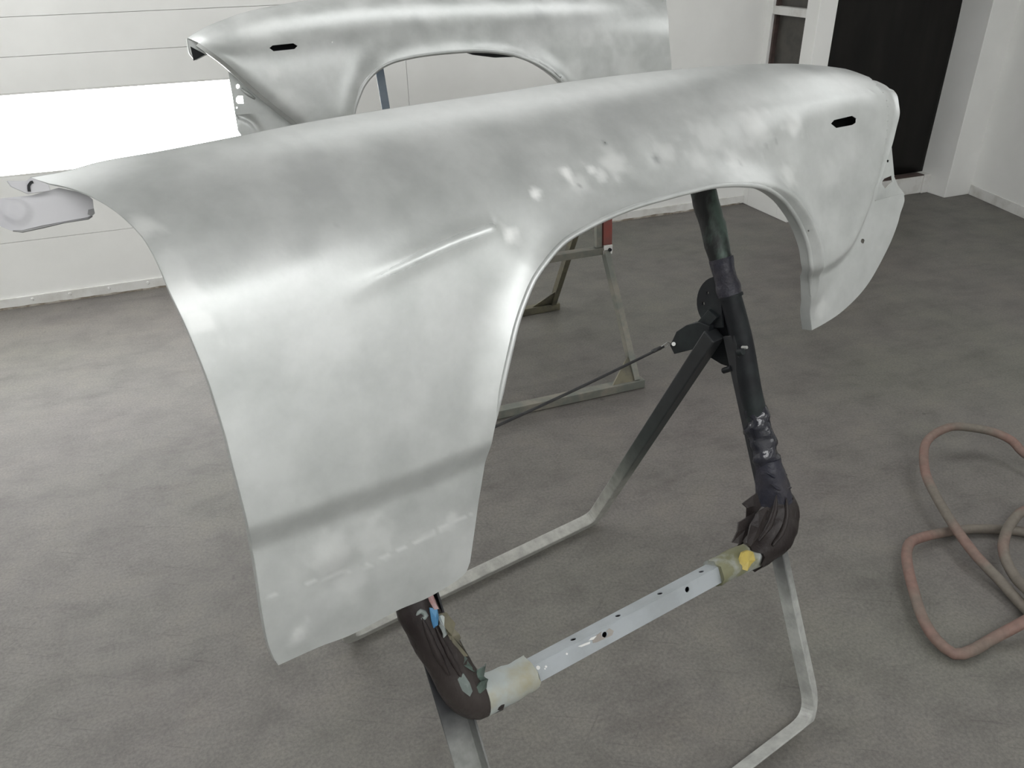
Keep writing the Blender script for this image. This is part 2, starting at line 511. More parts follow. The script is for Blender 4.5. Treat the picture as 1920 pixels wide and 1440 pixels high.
XS = 1.02                               # the upright seam seen through the rear wheel arch
LX0, LX1, LZ0, LZ1 = -2.5, 0.42, 0.60, 0.945   # booth light opening
w = MB()
xb = [XL, -1.85, LX0 if LX0 > -1.85 else -1.0, LX1, XS, 2.2, XP]
xb = sorted([XL, LX0, LX1, XS, 2.15, XP])
zb = [0, 0.31, LZ0, LZ1, 1.085, 1.235, 1.62, 2.15, ZC]
g = 0.0009
for i in range(len(xb) - 1):
    for j in range(len(zb) - 1):
        if abs(zb[j] - LZ0) < 1e-6 and xb[i] >= LX0 - 1e-6 and xb[i + 1] <= LX1 + 1e-6:
            continue
        gx0 = g if xb[i] in (XS, 2.15) else 0
        gx1 = g if xb[i + 1] in (XS, 2.15) else 0
        sm = xb[i] >= 2.15                     # the right end of the wall is one smooth board
        g0 = g if zb[j] not in (0, LZ0, LZ1) and not sm else 0
        g1 = g if zb[j + 1] not in (LZ0, LZ1, ZC) and not sm else 0
        if zb[j] in (LZ0,) or zb[j + 1] in (LZ1,): g0 = g1 = 0
        w.box((xb[i] + gx0, YB, zb[j] + g0), (xb[i + 1] - gx1, YB + .012, zb[j + 1] - g1))
w.box((XL, YB + .0125, 0), (LX0, YB + .1, ZC)); w.box((LX1, YB + .0125, 0), (XP, YB + .1, ZC))
w.box((LX0, YB + .0125, 0), (LX1, YB + .1, LZ0)); w.box((LX0, YB + .0125, LZ1), (LX1, YB + .1, ZC))
struct(w.build('wall_back', 'wall'))
# bottom angle along the back wall with its round bolts, and the dirt that collects under it
bb = struct(MB().box((XL, YB - .010, 0.006), (XP, YB, 0.052)).build('baseboard_back', 'trim', bevel=0.002))
for k in range(18):
    x = -1.35 + 0.163 * k + random.uniform(-.012, .012)
    MB().cyl((x, YB - .0095, .034), (x, YB - .0135, .034), .008, 12, .0055).build('bolt', 'trim', bb, True, split=40)
gr = MB(); pts = []
k = 0
xs = np.arange(-1.6, XP, 0.03)
top = [0.006 + 0.009 * max(0, noise.noise(Vector((x * 5, 0, 3)))) + .005 * random.random() for x in xs]
for i in range(len(xs) - 1):
    gr.add([(xs[i], YB - .0112, 0), (xs[i + 1], YB - .0112, 0), (xs[i + 1], YB - .0112, top[i + 1]), (xs[i], YB - .0112, top[i]),
            (xs[i], YB - .001, 0), (xs[i + 1], YB - .001, 0), (xs[i + 1], YB - .001, top[i + 1]), (xs[i], YB - .001, top[i])],
           [(0, 1, 2, 3), (3, 2, 6, 7), (0, 4, 5, 1)])
struct(gr.build('trim_1', 'grime'))

# partition with the dusty window, seen edge-on right of the back wall
PY0, PX1 = 3.655, 3.225
WY0, WY1, WZ0, WZ1 = 3.752, 4.035, 0.56, 1.75
p = MB()
p.box((XP, PY0, 0), (PX1, WY0, ZC)); p.box((XP, WY1, 0), (PX1, YB + .1, ZC))
p.box((XP, WY0, 0), (PX1, WY1, WZ0)); p.box((XP, WY0, WZ1), (PX1, WY1, ZC))
struct(p.build('wall_partition', 'wall', bevel=0.003))
wn = struct(MB().box((XP + .045, WY0, WZ0), (XP + .055, WY1, WZ1)).build('window_1', 'pane'))
MB().box((XP + .005, WY0, 1.083), (XP + .06, WY1, 1.125)).build('window_bar', 'trim', wn, bevel=0.002)
MB().box((XP + .02, WY1 - .016, WZ0), (XP + .05, WY1, WZ1)).build('window_channel', 'rust', wn)

# doorway: step, dark door, pillar
DX1 = 4.315
struct(MB().box((PX1, 3.80, 0), (DX1 - .05, 4.3, 0.112)).box((DX1 - .05, 3.79, 0), (DX1, 4.3, .118)).build('trim_2', 'trim', bevel=0.004))
struct(MB().box((PX1, 3.80, 0.1125), (DX1 - .05, 3.86, 0.119)).build('trim_3', 'rust'))
dv, df = [], []
nx, nz = 46, 40
for j in range(nz + 1):
    for i in range(nx + 1):
        x = PX1 + (DX1 - PX1) * i / nx; z = .12 + (ZC - .12) * j / nz
        q = noise.noise(Vector((x * 3.2, 1.0, z * 1.0))) * .016 + noise.noise(Vector((x * 9, 5.0, z * 2.5))) * .004
        dv.append((x, 3.885 + q, z))
for j in range(nz):
    for i in range(nx):
        a = j * (nx + 1) + i
        df.append((a, a + 1, a + nx + 2, a + nx + 1))
d = obj_from('door_1', dv, df, 'darkdoor', None, True)
d.modifiers.new('gauge', 'SOLIDIFY').thickness = 0.02
struct(d)
pl_ = MB()
pl_.prism([(DX1, 3.655, 0), (4.545, 3.655, 0), (4.60, 4.3, 0), (DX1, 4.3, 0)], (0, 0, ZC))
struct(pl_.build('wall_pillar', 'wall', bevel=0.003))
nR = np.array([-rwd[1], rwd[0]]) * -1.0
if nR[0] > 0: nR = -nR                 # into the room
off = -nR * .12
struct(MB().prism([(*RW0, 0), (*RWF, 0), (*(RWF + off), 0), (*(RW0 + off), 0)], (0, 0, ZC)).build('wall_right', 'wall'))
bd = nR * .008
struct(MB().prism([(*(RW0 + rwd * .03), 0), (*RWF, 0), (*(RWF + bd), 0), (*(RW0 + rwd * .03 + bd), 0)], (0, 0, .062)).build('baseboard_right', 'trim', bevel=.002))
struct(MB().box((XL - .1, YF, 0), (XL, YB + .1, ZC)).build('wall_left', 'wall'))
# wall behind the camera: unseen panel light, assumed like the back wall's and shaped for reflections
FX0, FX1, FZ0, FZ1 = 0.0, 3.05, 0.85, 1.12
fw = MB()
fw.box((XL, YF - .1, 0), (4.9, YF, FZ0)); fw.box((XL, YF - .1, FZ1), (4.9, YF, ZC))
fw.box((XL, YF - .1, FZ0), (FX0, YF, FZ1)); fw.box((FX1, YF - .1, FZ0), (4.9, YF, FZ1))
struct(fw.build('wall_front', 'wall'))

def wall_light(name, x0, x1, z0, z1, y, sgn, mat, label):
    """glazed light let into a wall; sgn = +1 when the room lies at smaller y"""
    t = empty(name, ((x0 + x1) / 2, y + sgn * .02, z0), label, 'light')
    fr = MB(); e = .008
    for (a, b, c, d_) in ((x0, x1, z0, z0 + e), (x0, x1, z1 - e, z1), (x0, x0 + e, z0, z1), (x1 - e, x1, z0, z1)):
        fr.box((a, min(y, y + sgn * .03), c), (b, max(y, y + sgn * .03), d_))
    fr.build('frame', 'trim', t)
    MB().box((x0 + e, min(y + sgn * .004, y + sgn * .012), z0 + e), (x1 - e, max(y + sgn * .004, y + sgn * .012), z1 - e)).build('diffuser', mat, t)
    return t
wall_light('wall_light', LX0, LX1, LZ0, LZ1, YB, 1, 'lamp_back', 'long glowing white glazed light let into the back wall behind the fenders')
wall_light('wall_light', FX0, FX1, FZ0, FZ1, YF, -1, 'lamp_front', 'unseen glazed light assumed in the wall behind the camera')
HX0, HX1 = 1.5, 3.02  # unseen high lights, added to reflect as the fender's streak
t = empty('wall_light', (2.2, YF + .03, 1.95), 'unseen light added high on the wall behind the camera', 'light')
MB().box((HX0, YF, 1.95), (HX1, YF + .03, 2.35)).build('housing', 'trim', t)
MB().box((HX0 + .01, YF + .0302, 1.96), (HX1 - .01, YF + .036, 2.34)).build('diffuser', 'streak_light', t)
cR = RWF - rwd * .08                       # along the right wall from the corner
t = empty('wall_light', (cR[0], cR[1], 1.95), 'unseen light added high on the right wall behind the camera', 'light')  # second added light, for the right end of the streak
q0 = np.array([*cR, 1.95])
MB().obox(q0, [*(-rwd * .75), 0], [*(nR * .03), 0], [0, 0, .55]).build('housing', 'trim', t)
MB().obox(q0 + np.array([*(nR * .0302 - rwd * .01), .01]), [*(-rwd * .73), 0], [*(nR * .006), 0], [0, 0, .53]).build('diffuser', 'streak_light', t)
def ceil_fill(x, y, lx, ly, k, label):  # unseen ceiling strips, added for fill and the fender's top highlight
    t = empty('ceiling_fill', (x, y, ZC), label, 'light', 'added ceiling lights')
    MB().box((x - lx / 2, y - ly / 2, ZC - .05), (x + lx / 2, y + ly / 2, ZC)).build('housing', 'trim', t)
    MB().box((x - lx / 2 + .015, y - ly / 2 + .015, ZC - .056), (x + lx / 2 - .015, y + ly / 2 - .015, ZC - .0502)).build('diffuser', emit_mat('fill_glow_ceiling', (1.0, 1.0, 1.0), FILL_CEIL * k), t)
CEILING_FILLS = [(-1.5, 3.2, 2.2, .6, 1.15, 'added ceiling fill light above the back wall light'), (1.2, 2.8, 2.0, .7, .36, 'added ceiling fill light above the far fender'),
                  (3.1, 1.6, .8, 2.0, .42, 'added ceiling fill light nearest the right wall'), (0.0, -1.2, 3.2, .9, 1.05, 'added ceiling fill light behind the camera')]
for a in CEILING_FILLS:
    ceil_fill(*a)

# ================================================================== the fenders
def shoulder(theta, lean, qmax=1.2, n=600):
    """height out of the sheet's plane against distance below the top edge, from the slope angle theta(q)"""
    q = np.linspace(0, qmax, n)
    th = np.interp(q, theta[0], theta[1])
    # soften the corners of the table
    k = np.hanning(31); k /= k.sum()
    th = np.convolve(np.pad(th, 15, mode='edge'), k, 'valid')
    g = np.tan(np.radians(np.clip(th - lean, -60, 76)))
    w = np.concatenate([[0], np.cumsum((g[1:] + g[:-1]) / 2 * np.diff(q))])
    ref = np.interp(0.34, q, w)
    return q, w - ref

def fender(cfg):
    pl = cfg['plane']; root = cfg['root']
    lean = cfg['lean']
    Q, W = shoulder(cfg['theta'], lean)
    wt = float(W[0])
    # top edge, in the sheet's plane, at the depth the shoulder has fallen to
    topk = cfg.get('topk', lambda s: np.ones_like(s))
    tp = []
    for (x, y) in cfg['top']:
        w0 = wt
        for _ in range(6):
            a = pl.sv(x, y, w0); w0 = wt * float(topk(np.array([a[0]]))[0])
        tp.append(a)
    tp = np.array(tp); o_ = np.argsort(tp[:, 0]); tp = tp[o_]
    sel = (tp[:, 0] > cfg['fit'][0]) & (tp[:, 0] < cfg['fit'][1])
    pc = np.polyfit(tp[sel, 0], tp[sel, 1], cfg.get('deg', 4))
    lo, hi = tp[sel, 0].min(), tp[sel, 0].max()
    dpc = np.polyder(pc)
    def vt(s):
        c = np.clip(s, lo, hi)
        return np.polyval(pc, c) + (s - c) * np.polyval(dpc, c)
    feats = []
    def wf(s, v):
        k = topk(s)
        q = np.maximum(vt(s) - v, -0.02) / k
        w = np.interp(q, Q, W) * k
        w = np.where(q < 0, W[0] * k + q * k * 2.5, w)
        for f in feats:
            w = w + f(s, v)
        return w
    solve = lambda pts, step=None: [pl.solve(x, y, wf) for (x, y) in pts]
    for mk in cfg['features']:
        feats.append(mk(pl, solve, vt))
    g = cfg['grid']
    segs = []
    for kind, pts in cfg['outline']:
        c = [tp_pt(pl, p, wf, wt, topk) for p in pts] if kind == 'top' else ([pl.solve(x, y, wf, lo=-.10) for (x, y) in pts] if kind == 'join' else solve(pts))
        segs.append(catmull(c, g * 0.8))
    loop = []
    for sg in segs:
        loop += sg[:-1]
    holes = []
    for h in cfg['holes']:
        c = solve(h)
        c2 = []
        for i in range(len(c)):
            a, b = c[i], c[(i + 1) % len(c)]
            m = max(1, int(np.linalg.norm(b - a) / (g * .8)))
            c2 += [a + (b - a) * j / m for j in range(m)]
        holes.append(c2)
    wear = cfg['wear'](pl, solve) if cfg.get('wear') else None
    panel = sheet_object('outer_panel', pl, [loop] + holes, wf, g, 'steel', root, 0.0014, wear)
    return dict(pl=pl, wf=wf, segs=segs, solve=solve, panel=panel)
def tp_pt(pl, p, wf, wt, topk):
    r = pl.solve(p[0], p[1], wf, none=True) if p[0] < 1580 else pl.solve(p[0], p[1], wf, lo=-.10)
    if r is not None:
        return r
    w0 = wt
    for _ in range(6):
        a = pl.sv(p[0], p[1], w0); w0 = wt * float(topk(np.array([a[0]]))[0])
    return a
def rows_of(fd, seg, offs, lift=-0.0007, ends=(0, 0)):
    """rows of points for a flange turned from an edge: offs are (along-normal, outward-in-plane) steps"""
    pl, wf = fd['pl'], fd['wf']
    c = np.array(seg); w = wf(c[:, 0], c[:, 1])
    t = np.gradient(c, axis=0); t /= (np.linalg.norm(t, axis=1)[:, None] + 1e-12)
    nrm = np.stack([-t[:, 1], t[:, 0]], 1)
    L = np.concatenate([[0], np.cumsum(np.linalg.norm(np.diff(c, axis=0), axis=1))])
    k = np.ones(len(c))
    if ends[0]: k = k * (.02 + .98 * sstep(L / ends[0]))
    if ends[1]: k = k * (.02 + .98 * sstep((L[-1] - L) / ends[1]))
    out = []
    for (dn, do) in offs:
        cc = c + nrm * (do * k)[:, None]
        out.append([pl.at(a[0], a[1], ww + dn * kk + lift) for a, ww, kk in zip(cc, w, k)])
    return out

def step_feature(px_line, depth, width, lo=None, hi=None, sign=1, soft=.02):
    def mk(pl, solve, vt):
        L = catmull(solve(px_line), 0.02)
        def f(s, v):
            d, side = seg_dist(s, v, L)
            sd = d * side * sign
            a = sstep((sd + width / 2) / width)
            if lo is not None: a = a * sstep((s - lo) / soft)
            if hi is not None: a = a * sstep((hi - s) / .02)
            return -depth * a
        return f
    return mk
def flare_feature(px_line, rise, reach, bead, vfade=None):
    def mk(pl, solve, vt):
        L = catmull(solve(px_line), 0.015)
        def f(s, v):
            d, _ = seg_dist(s, v, L)
            k = np.clip(1 - d / reach, 0, 1)
            h = rise * k ** 3
            h = h - bead * np.clip(1 - d / .004, 0, 1) ** 2
            if vfade is not None: h = h * vfade(s, v)
            return h
        return f
    return mk
def edge_roll(px_line, drop, reach):
    def mk(pl, solve, vt):
        L = catmull(solve(px_line), 0.02)
        def f(s, v):
            d, _ = seg_dist(s, v, L)
            return -drop * np.clip(1 - d / reach, 0, 1) ** 2
        return f
    return mk
def ridge_feature(px_line, h, width, taper=.08):
    def mk(pl, solve, vt):
        L = catmull(solve(px_line), 0.02)
        A, B = np.array(L[0]), np.array(L[-1])
        def f(s, v):
            d, side = seg_dist(s, v, L)
            ax = (B - A) / np.linalg.norm(B - A)
            t = ((s - A[0]) * ax[0] + (v - A[1]) * ax[1])
            ln = np.linalg.norm(B - A)
            fade = sstep(t / taper) * sstep((ln + .012 - t) / .02)
            return h * np.exp(-(d / width) ** 2) * fade
        return f
    return mk
def dent_feature(dents):
    def mk(pl, solve, vt):
        C = [(solve([(x, y)])[0], r, h) for (x, y, r, h) in dents]
        def f(s, v):
            z = np.zeros_like(s)
            for c, r, h in C:
                z = z + h * np.exp(-(((s - c[0]) ** 2 + (v - c[1]) ** 2) / r ** 2))
            return z
        return f
    return mk
def waviness(amp, freq, seed, s0=None):
    def mk(pl, solve, vt):
        def f(s, v):
            z = np.array([noise.noise(Vector((a * freq, b * freq * 1.4, seed))) + .5 * noise.noise(Vector((a * freq * 2.3, b * freq * 2.3, seed + 7))) for a, b in zip(s, v)])
            k = 1.0 if s0 is None else (.3 + .7 * sstep((s - s0) / .3))
            return amp * z * k
        return f
    return mk

# ---------------------------------------------------------------- near fender
YAW, LEAN = 14.0, 15.0
NP = Plane(EYE + ray(520, 1240) * 1.13, YAW, LEAN)
near = empty('car_fender', NP.at(.6, 0, 0), 'large bare grey steel car fender in front, hung on the tape-wrapped tilted stand', 'car fender')
n_top = [(57, 333), (125, 321), (187, 304), (300, 284), (450, 255), (565, 232), (725, 205), (960, 170), (1055, 155), (1155, 142), (1260, 131), (1340, 124), (1410, 120), (1500, 120), (1585, 129), (1635, 142), (1668, 156)]
n_nose = [(1662, 157), (1677, 171), (1685, 192), (1687, 214), (1681, 240), (1672, 275), (1662, 304), (1651, 337), (1640, 377)]
n_vt = [(1640, 377), (1694, 362)]
n_vo = [(1694, 362), (1696, 374), (1694, 384), (1689, 398), (1683, 420), (1670, 454), (1648, 498), (1618, 545), (1579, 584), (1545, 607), (1523, 619)]
n_vb = [(1523, 619), (1512, 623)]
n_arch = [(1523, 619), (1521, 560), (1520, 526), (1523, 501), (1518, 468), (1507, 434), (1490, 401), (1468, 373), (1440, 354), (1400, 347), (1350, 348), (1300, 358), (1250, 371), (1200, 385), (1150, 404), (1104, 426),
          (1060, 453), (1030, 485), (1005, 520), (986, 562), (970, 609), (957, 663), (944, 720), (932, 782), (922, 830), (911, 862), (903, 905), (897, 941), (891, 985), (886, 1020), (881, 1055)]
n_brc = [(881, 1055), (873, 1074), (857, 1088)]
n_bot = [(857, 1088), (803, 1120), (748, 1143), (658, 1190), (600, 1212), (522, 1247)]
n_left = [(517, 1240), (505, 1210), (492, 1145), (485, 1095), (475, 1035), (470, 1005), (457, 945), (440, 880), (425, 820), (410, 770), (392, 714), (370, 658), (345, 600), (320, 548), (295, 490), (270, 447), (240, 415), (210, 391), (170, 368), (130, 353), (95, 345), (57, 333)]
arch_up = [p for p in n_arch[1:26]]
crease = [(440, 1027), (472, 1016), (600, 972), (700, 936), (800, 899), (912, 853), (940, 843)]
crease_f = [(1500, 514), (1523, 511), (1550, 505), (1577, 491), (1598, 470), (1616, 440), (1630, 405), (1640, 377), (1645, 355)]
theta = ([0, .02, .05, .085, .12, .15, .175, .20, .25, .34, .42, .52, .62, .8], [84, 76, 64, 54, 46, 38, 28, 21, 17, 14, 12, 11, 10, 9])
def near_topk(s):
    return 1.0 - 0.48 * sstep((s - .55) / .95)
NSPOT = [(1062, 322, .011, 1.0), (1110, 318, .009, .8), (1005, 366, .009, 1.0), (955, 440, .011, .8), (1150, 305, .022, .5), (1090, 345, .016, .35), (1128, 328, .012, .55),
         (1250, 285, .022, .35), (1330, 255, .03, .3), (1420, 240, .03, .35), (1490, 235, .02, .5), (1480, 330, .022, .45), (1560, 330, .03, .18), (1375, 300, .02, .3), (1310, 300, .02, .3),
         (350, 560, .022, .35), (375, 600, .018, .35), (330, 500, .02, .25), (268, 425, .014, .6), (1540, 580, .02, .3), (700, 1010, .03, .25), (620, 1035, .03, .3), (850, 975, .012, .3), (560, 1190, .014, .35), (655, 1090, .025, .2)]
NDARK = [(1134, 268, .003, .8), (1230, 298, .006, .8), (1352, 293, .012, .25), (1437, 275, .005, .5), (1455, 265, .005, .5), (1495, 245, .003, .6), (1388, 307, .005, .4), (1086, 347, .002, .7), (590, 330, .04, .2), (740, 300, .03, .12), (1150, 220, .05, .14), (640, 1085, .03, .12), (590, 1160, .03, .15), (630, 420, .003, .3)]
def near_wear(pl, solve):
    A = [(solve([(x, y)])[0], r, k) for (x, y, r, k) in NSPOT]
    B = [(solve([(x, y)])[0], r, k) for (x, y, r, k) in NDARK]
    rl = catmull(solve([(575, 588), (700, 521), (830, 458), (928, 419)]), .01)
    seam = catmull(solve([(505, 1118), (600, 1085), (690, 1060), (760, 1025), (880, 965)]), .01)
    def f(s, v):
        a = np.zeros_like(s); b = np.zeros_like(s)
        jit = np.array([1 + .7 * noise.noise(Vector((x * 60, y * 60, 2))) for x, y in zip(s, v)])
        for lst, arr in ((A, a), (B, b)):
            for c, r, k in lst:
                d = np.hypot(s - c[0], v - c[1]) * jit
                np.maximum(arr, k * sstep(1.35 - d / r), out=arr)
        d, _ = seg_dist(s, v, seam)
        np.maximum(a, .4 * sstep(1.4 - d * jit / .004) * (jit > .95), out=a)
        d, _ = seg_dist(s, v, rl)
        al = ((s - rl[0][0]) * (rl[-1][0] - rl[0][0]) + (v - rl[0][1]) * (rl[-1][1] - rl[0][1])) / np.sum((rl[-1] - rl[0]) ** 2)
        d, sd_ = seg_dist(s, v, [q - np.array([-.001, .003]) for q in rl])
        c = .85 * np.exp(-(d / .009) ** 2) * sstep(al / .6) * sstep((1.05 - al) / .08)
        return np.clip(a, 0, 1) * .8, np.clip(b, 0, 1), c
    return f
marker = [(1558, 232), (1564, 225), (1598, 217), (1606, 222), (1605, 230), (1599, 234), (1568, 240)]
drill = lambda x, y, r, n=8: [(x + r * math.cos(2 * math.pi * i / n), y + r * 1.2 * math.sin(2 * math.pi * i / n)) for i in range(n)]
nf = fender(dict(
    plane=NP, root=near, lean=LEAN, theta=theta, top=n_top, fit=(-1, 1.5), deg=6, topk=near_topk, grid=.0054,
    features=[
        step_feature(crease, .017, .045, hi=.75, sign=-1),
        step_feature([(1080, 236), (1200, 222), (1300, 212), (1400, 202), (1480, 192), (1560, 180), (1630, 172)], -.004, .018, lo=.65, sign=-1, soft=.35),
        step_feature(crease_f, .014, .024, lo=.8, sign=-1),
        flare_feature(arch_up, .032, .08, .003, lambda s, v: sstep((v - .12) / .2)),
        edge_roll(n_nose[:-1], .010, .05),
        ridge_feature([(575, 588), (700, 521), (830, 458), (928, 419)], .0045, .017, .16),
        dent_feature([(1495, 235, .016, .004), (1480, 300, .03, -.003), (1480, 335, .02, .003), (1500, 300, .02, .002), (1420, 260, .03, .002), (1230, 298, .012, -.0018), (620, 1050, .02, .0016), (570, 1185, .012, .0014), (640, 1080, .03, -.002), (955, 480, .03, .003), (1390, 250, .03, -.0015)]),
        waviness(.0023, 5.5, 3.0, .85),
    ],
    outline=[('top', n_top[:-2]), ('join', n_top[-3:-1] + n_nose), ('e', n_vt), ('e', n_vo), ('e', n_arch), ('e', n_brc), ('e', n_bot), ('e', [(522, 1247), (517, 1240)]), ('e', n_left[:-1]), ('mixed', [n_left[-2], (57, 333)])] ,
    holes=[marker, drill(1618, 452, 4), drill(1516, 433, 1.8, 6), drill(1134, 268, 1.6, 6)],
    wear=near_wear))
sg = nf['segs']
strip_object('hood_flange', rows_of(nf, sg[0][:int(len(sg[0]) * .72)], [(0, 0), (-.012, -.006), (-.05, -.035), (-.11, -.075), (-.11, -.09)], ends=(.45, .35)), 'steel', near)
strip_object('arch_flange', rows_of(nf, sg[4], [(0, 0), (-.005, .0005), (-.022, 0.0)]), 'steel', near)
strip_object('rear_flange', rows_of(nf, sg[8], [(0, 0), (-.012, .0006), (-.014, -.012)], ends=(0, .35)), 'steel', near)
strip_object('bottom_flange', rows_of(nf, sg[6], [(0, 0), (-.010, .0006), (-.012, -.012)]), 'steel', near)
def rolled_lip(fd, seg, keep, r, parent):
    pl, wf = fd['pl'], fd['wf']
    c = np.array(seg); c = c[keep(c)]
    w = wf(c[:, 0], c[:, 1])
    P = [pl.at(a[0], a[1], ww - .0015) for a, ww in zip(c, w)]
    n = len(P)
    rr = [r * min(1, .25 + min(i, n - 1 - i) / 14) for i in range(n)]
    MB().tube(P, r, 10, radii=rr).build('arch_lip', 'steel', parent, True)
rolled_lip(nf, sg[4], lambda c: c[:, 1] > .20, .0042, near)
# headlamp-side bracket behind the nose edge
nbr = [NP.sv(x, y, -.05) for (x, y) in [(1666, 262), (1672, 277), (1677, 332), (1684, 348), (1695, 362), (1696, 366), (1644, 384), (1640, 372), (1650, 337)]]
nho = [NP.sv(x, y, -.05) for (x, y) in [(1653, 342), (1658, 335), (1672, 329), (1673, 341), (1660, 354), (1655, 348)]]
b_ = sheet_object('nose_bracket', NP, [nbr, nho, [NP.sv(*p, -.05) for p in drill(1665, 302, 2.4, 8)]], lambda s, v: np.full(s.shape, -.05), .02, 'steel', near)
# dark box added behind the marker slot, standing in for the unlit interior
mc = NP.sv(1582, 229, -.02)
bx = MB()
pk = [NP.at(*NP.sv(x, y, -.03), -.03) for (x, y) in [(1546, 240), (1556, 218), (1608, 208), (1618, 222), (1610, 240), (1560, 250)]]
bx.prism(pk, -NP.N * .03)
# open box: keep the walls and the back only
bx.f = [f for f in bx.f if len(f) == 4 or min(f) >= len(pk)]
o_ = bx.build('dark_backing', 'darkmatt', near); o_.modifiers.new('gauge', 'SOLIDIFY').thickness = .001
# inner apron with the hinge plate that shows left of the rear edge
AP = -.16
apx = [(-160, 372), (0, 372), (60, 366), (110, 352), (160, 362), (174, 374), (177, 400), (165, 409), (80, 425), (42, 434), (22, 433), (0, 424), (-160, 372 + 60)]
apl = [NP.sv(x, y, AP) for (x, y) in apx]
cdisk = NP.sv(30, 396, AP)
def ap_w(s, v):
    d = np.hypot(s - cdisk[0], v - cdisk[1])
    e, _ = seg_dist(s, v, [np.array(q) for q in apl] + [np.array(apl[0])])
    return AP + .003 * sstep((.015 - d) / .003)
sheet_object('hinge_apron', NP, [apl], ap_w, .004, 'hinge', near, .002)
MB().prism([NP.at(*NP.sv(x, y, AP + .003), AP + .003) for (x, y) in [(166, 393), (176, 391), (178, 400), (173, 405), (165, 402)]], -NP.N * .004).build('apron_notch', 'steel_dull', near)
MB().tube([NP.at(*NP.sv(x, y, AP), AP) for (x, y) in [(24, 433), (42, 434), (80, 425.5), (120, 417), (165, 409.5), (173, 405)]], .0016, 6, radii=[.0008, .0016, .002, .0012, .0016, .001]).build('apron_edge', 'steel_dull', near, True)
hk = [(12, 339), (50, 339), (58, 332), (92, 346), (95, 358), (52, 364), (20, 350)]
MB().prism([NP.at(*NP.sv(x, y, -.145), -.145) for (x, y) in hk], -NP.N * .003).build('hinge_tab', 'hinge', near, bevel=.001)
sl = [NP.at(*NP.sv(x, y, -.143), -.143) for (x, y) in [(55, 359), (54, 348), (58, 342), (62, 341)]]
MB().tube(catmull(sl, .004), .0016, 6).build('tab_slot', 'darkmatt', near)

# ---------------------------------------------------------------- far fender
FYAW, FLEAN = 1.5, 6.0
FP = Plane((0, 2.46, .62), FYAW, FLEAN)
far = empty('car_fender', FP.at(.8, 0, 0), 'bare grey steel car fender at the back, half hidden behind the nearer one', 'car fender')
f_top = [(352, 71), (362, 64), (375, 57), (390, 49), (420, 37), (450, 26), (500, 14), (550, 5), (600, -2), (700, -9), (800, -14), (900, -17), (1000, -18), (1100, -16), (1180, -12), (1247, -6)]
f_right = [(1247, -6), (1250, 12), (1254, 60), (1259, 128), (1262, 190), (1263, 250), (1261, 352)]
f_arch = [(1128, 362), (1122, 318), (1112, 262), (1097, 225), (1080, 192), (1055, 156), (1030, 134), (1000, 116), (965, 103), (930, 97), (890, 95), (850, 97), (800, 102), (765, 108), (735, 116), (712, 128), (695, 143), (682, 160), (673, 180), (668, 195), (664, 215), (661, 250), (661, 300), (664, 352)]
f_nose = [(628, 358), (622, 330), (612, 300), (592, 265), (560, 234), (515, 198), (470, 160), (425, 119), (395, 96), (372, 80), (352, 71)]
ftheta = ([0, .015, .035, .06, .085, .11, .14, .2, .3, .45, .8], [84, 74, 62, 50, 38, 28, 17, 8, 5, 4, 3])
FSPOT = [(515, 135, .02, .5), (535, 185, .03, .3), (1100, 70, .03, .3), (1140, 75, .02, .35), (1180, 125, .05, .3), (1075, 130, .03, .25), (480, 42, .06, .3), (560, 200, .03, .3)]
FDARK = [(1012, 25, .02, .4), (780, 38, .014, .3), (1090, 45, .04, .2), (1000, 55, .05, .1), (760, 70, .05, .1)]
def far_wear(pl, solve):
    A = [(solve([(x, y)])[0], r, k) for (x, y, r, k) in FSPOT]
    B = [(solve([(x, y)])[0], r, k) for (x, y, r, k) in FDARK]
    def f(s, v):
        a = np.zeros_like(s); b = np.zeros_like(s)
        jit = np.array([1 + .6 * noise.noise(Vector((x * 30, y * 30, 9))) for x, y in zip(s, v)])
        for lst, arr in ((A, a), (B, b)):
            for c, r, k in lst:
                d = np.hypot(s - c[0], v - c[1]) * jit
                np.maximum(arr, k * sstep(1.5 - d / r), out=arr)
        return np.clip(a, 0, 1) * .7, np.clip(b, 0, 1), np.zeros_like(a)
    return f
fmark = [(505, 90), (511, 85), (550, 81), (558, 86), (552, 92), (513, 96)]
ff = fender(dict(
    plane=FP, root=far, lean=FLEAN, theta=ftheta, top=f_top, fit=(.08, 1.6), deg=4, grid=.011,
    topk=lambda s: 1.0 - .35 * sstep((.35 - s) / .35),
    features=[flare_feature(f_arch[3:-3], .034, .09, .003), edge_roll(f_nose[3:], .008, .03), waviness(.002, 4, 11.0)],
    outline=[('top', f_top), ('e', f_right), ('e', [(1261, 352), (1128, 362)]), ('e', f_arch), ('e', [(664, 352), (628, 358)]), ('e', f_nose[:-1]), ('mixed', [f_nose[-2], (352, 71)])],
    holes=[fmark, drill(623, 79, 1.6, 6), drill(664, 200, 1.5, 6)], wear=far_wear))
fs = ff['segs']
strip_object('hood_flange', rows_of(ff, fs[0], [(0, 0), (-.012, -.006), (-.06, -.03), (-.12, -.05)], ends=(.3, .1)), 'steel', far)
strip_object('arch_flange', rows_of(ff, fs[3], [(0, 0), (-.008, .0008), (-.04, 0)]), 'steel', far)
strip_object('door_flange', rows_of(ff, fs[1], [(0, 0), (-.012, 0), (-.014, -.012)]), 'steel', far)
rolled_lip(ff, fs[3], lambda c: c[:, 1] > .36, .0062, far)
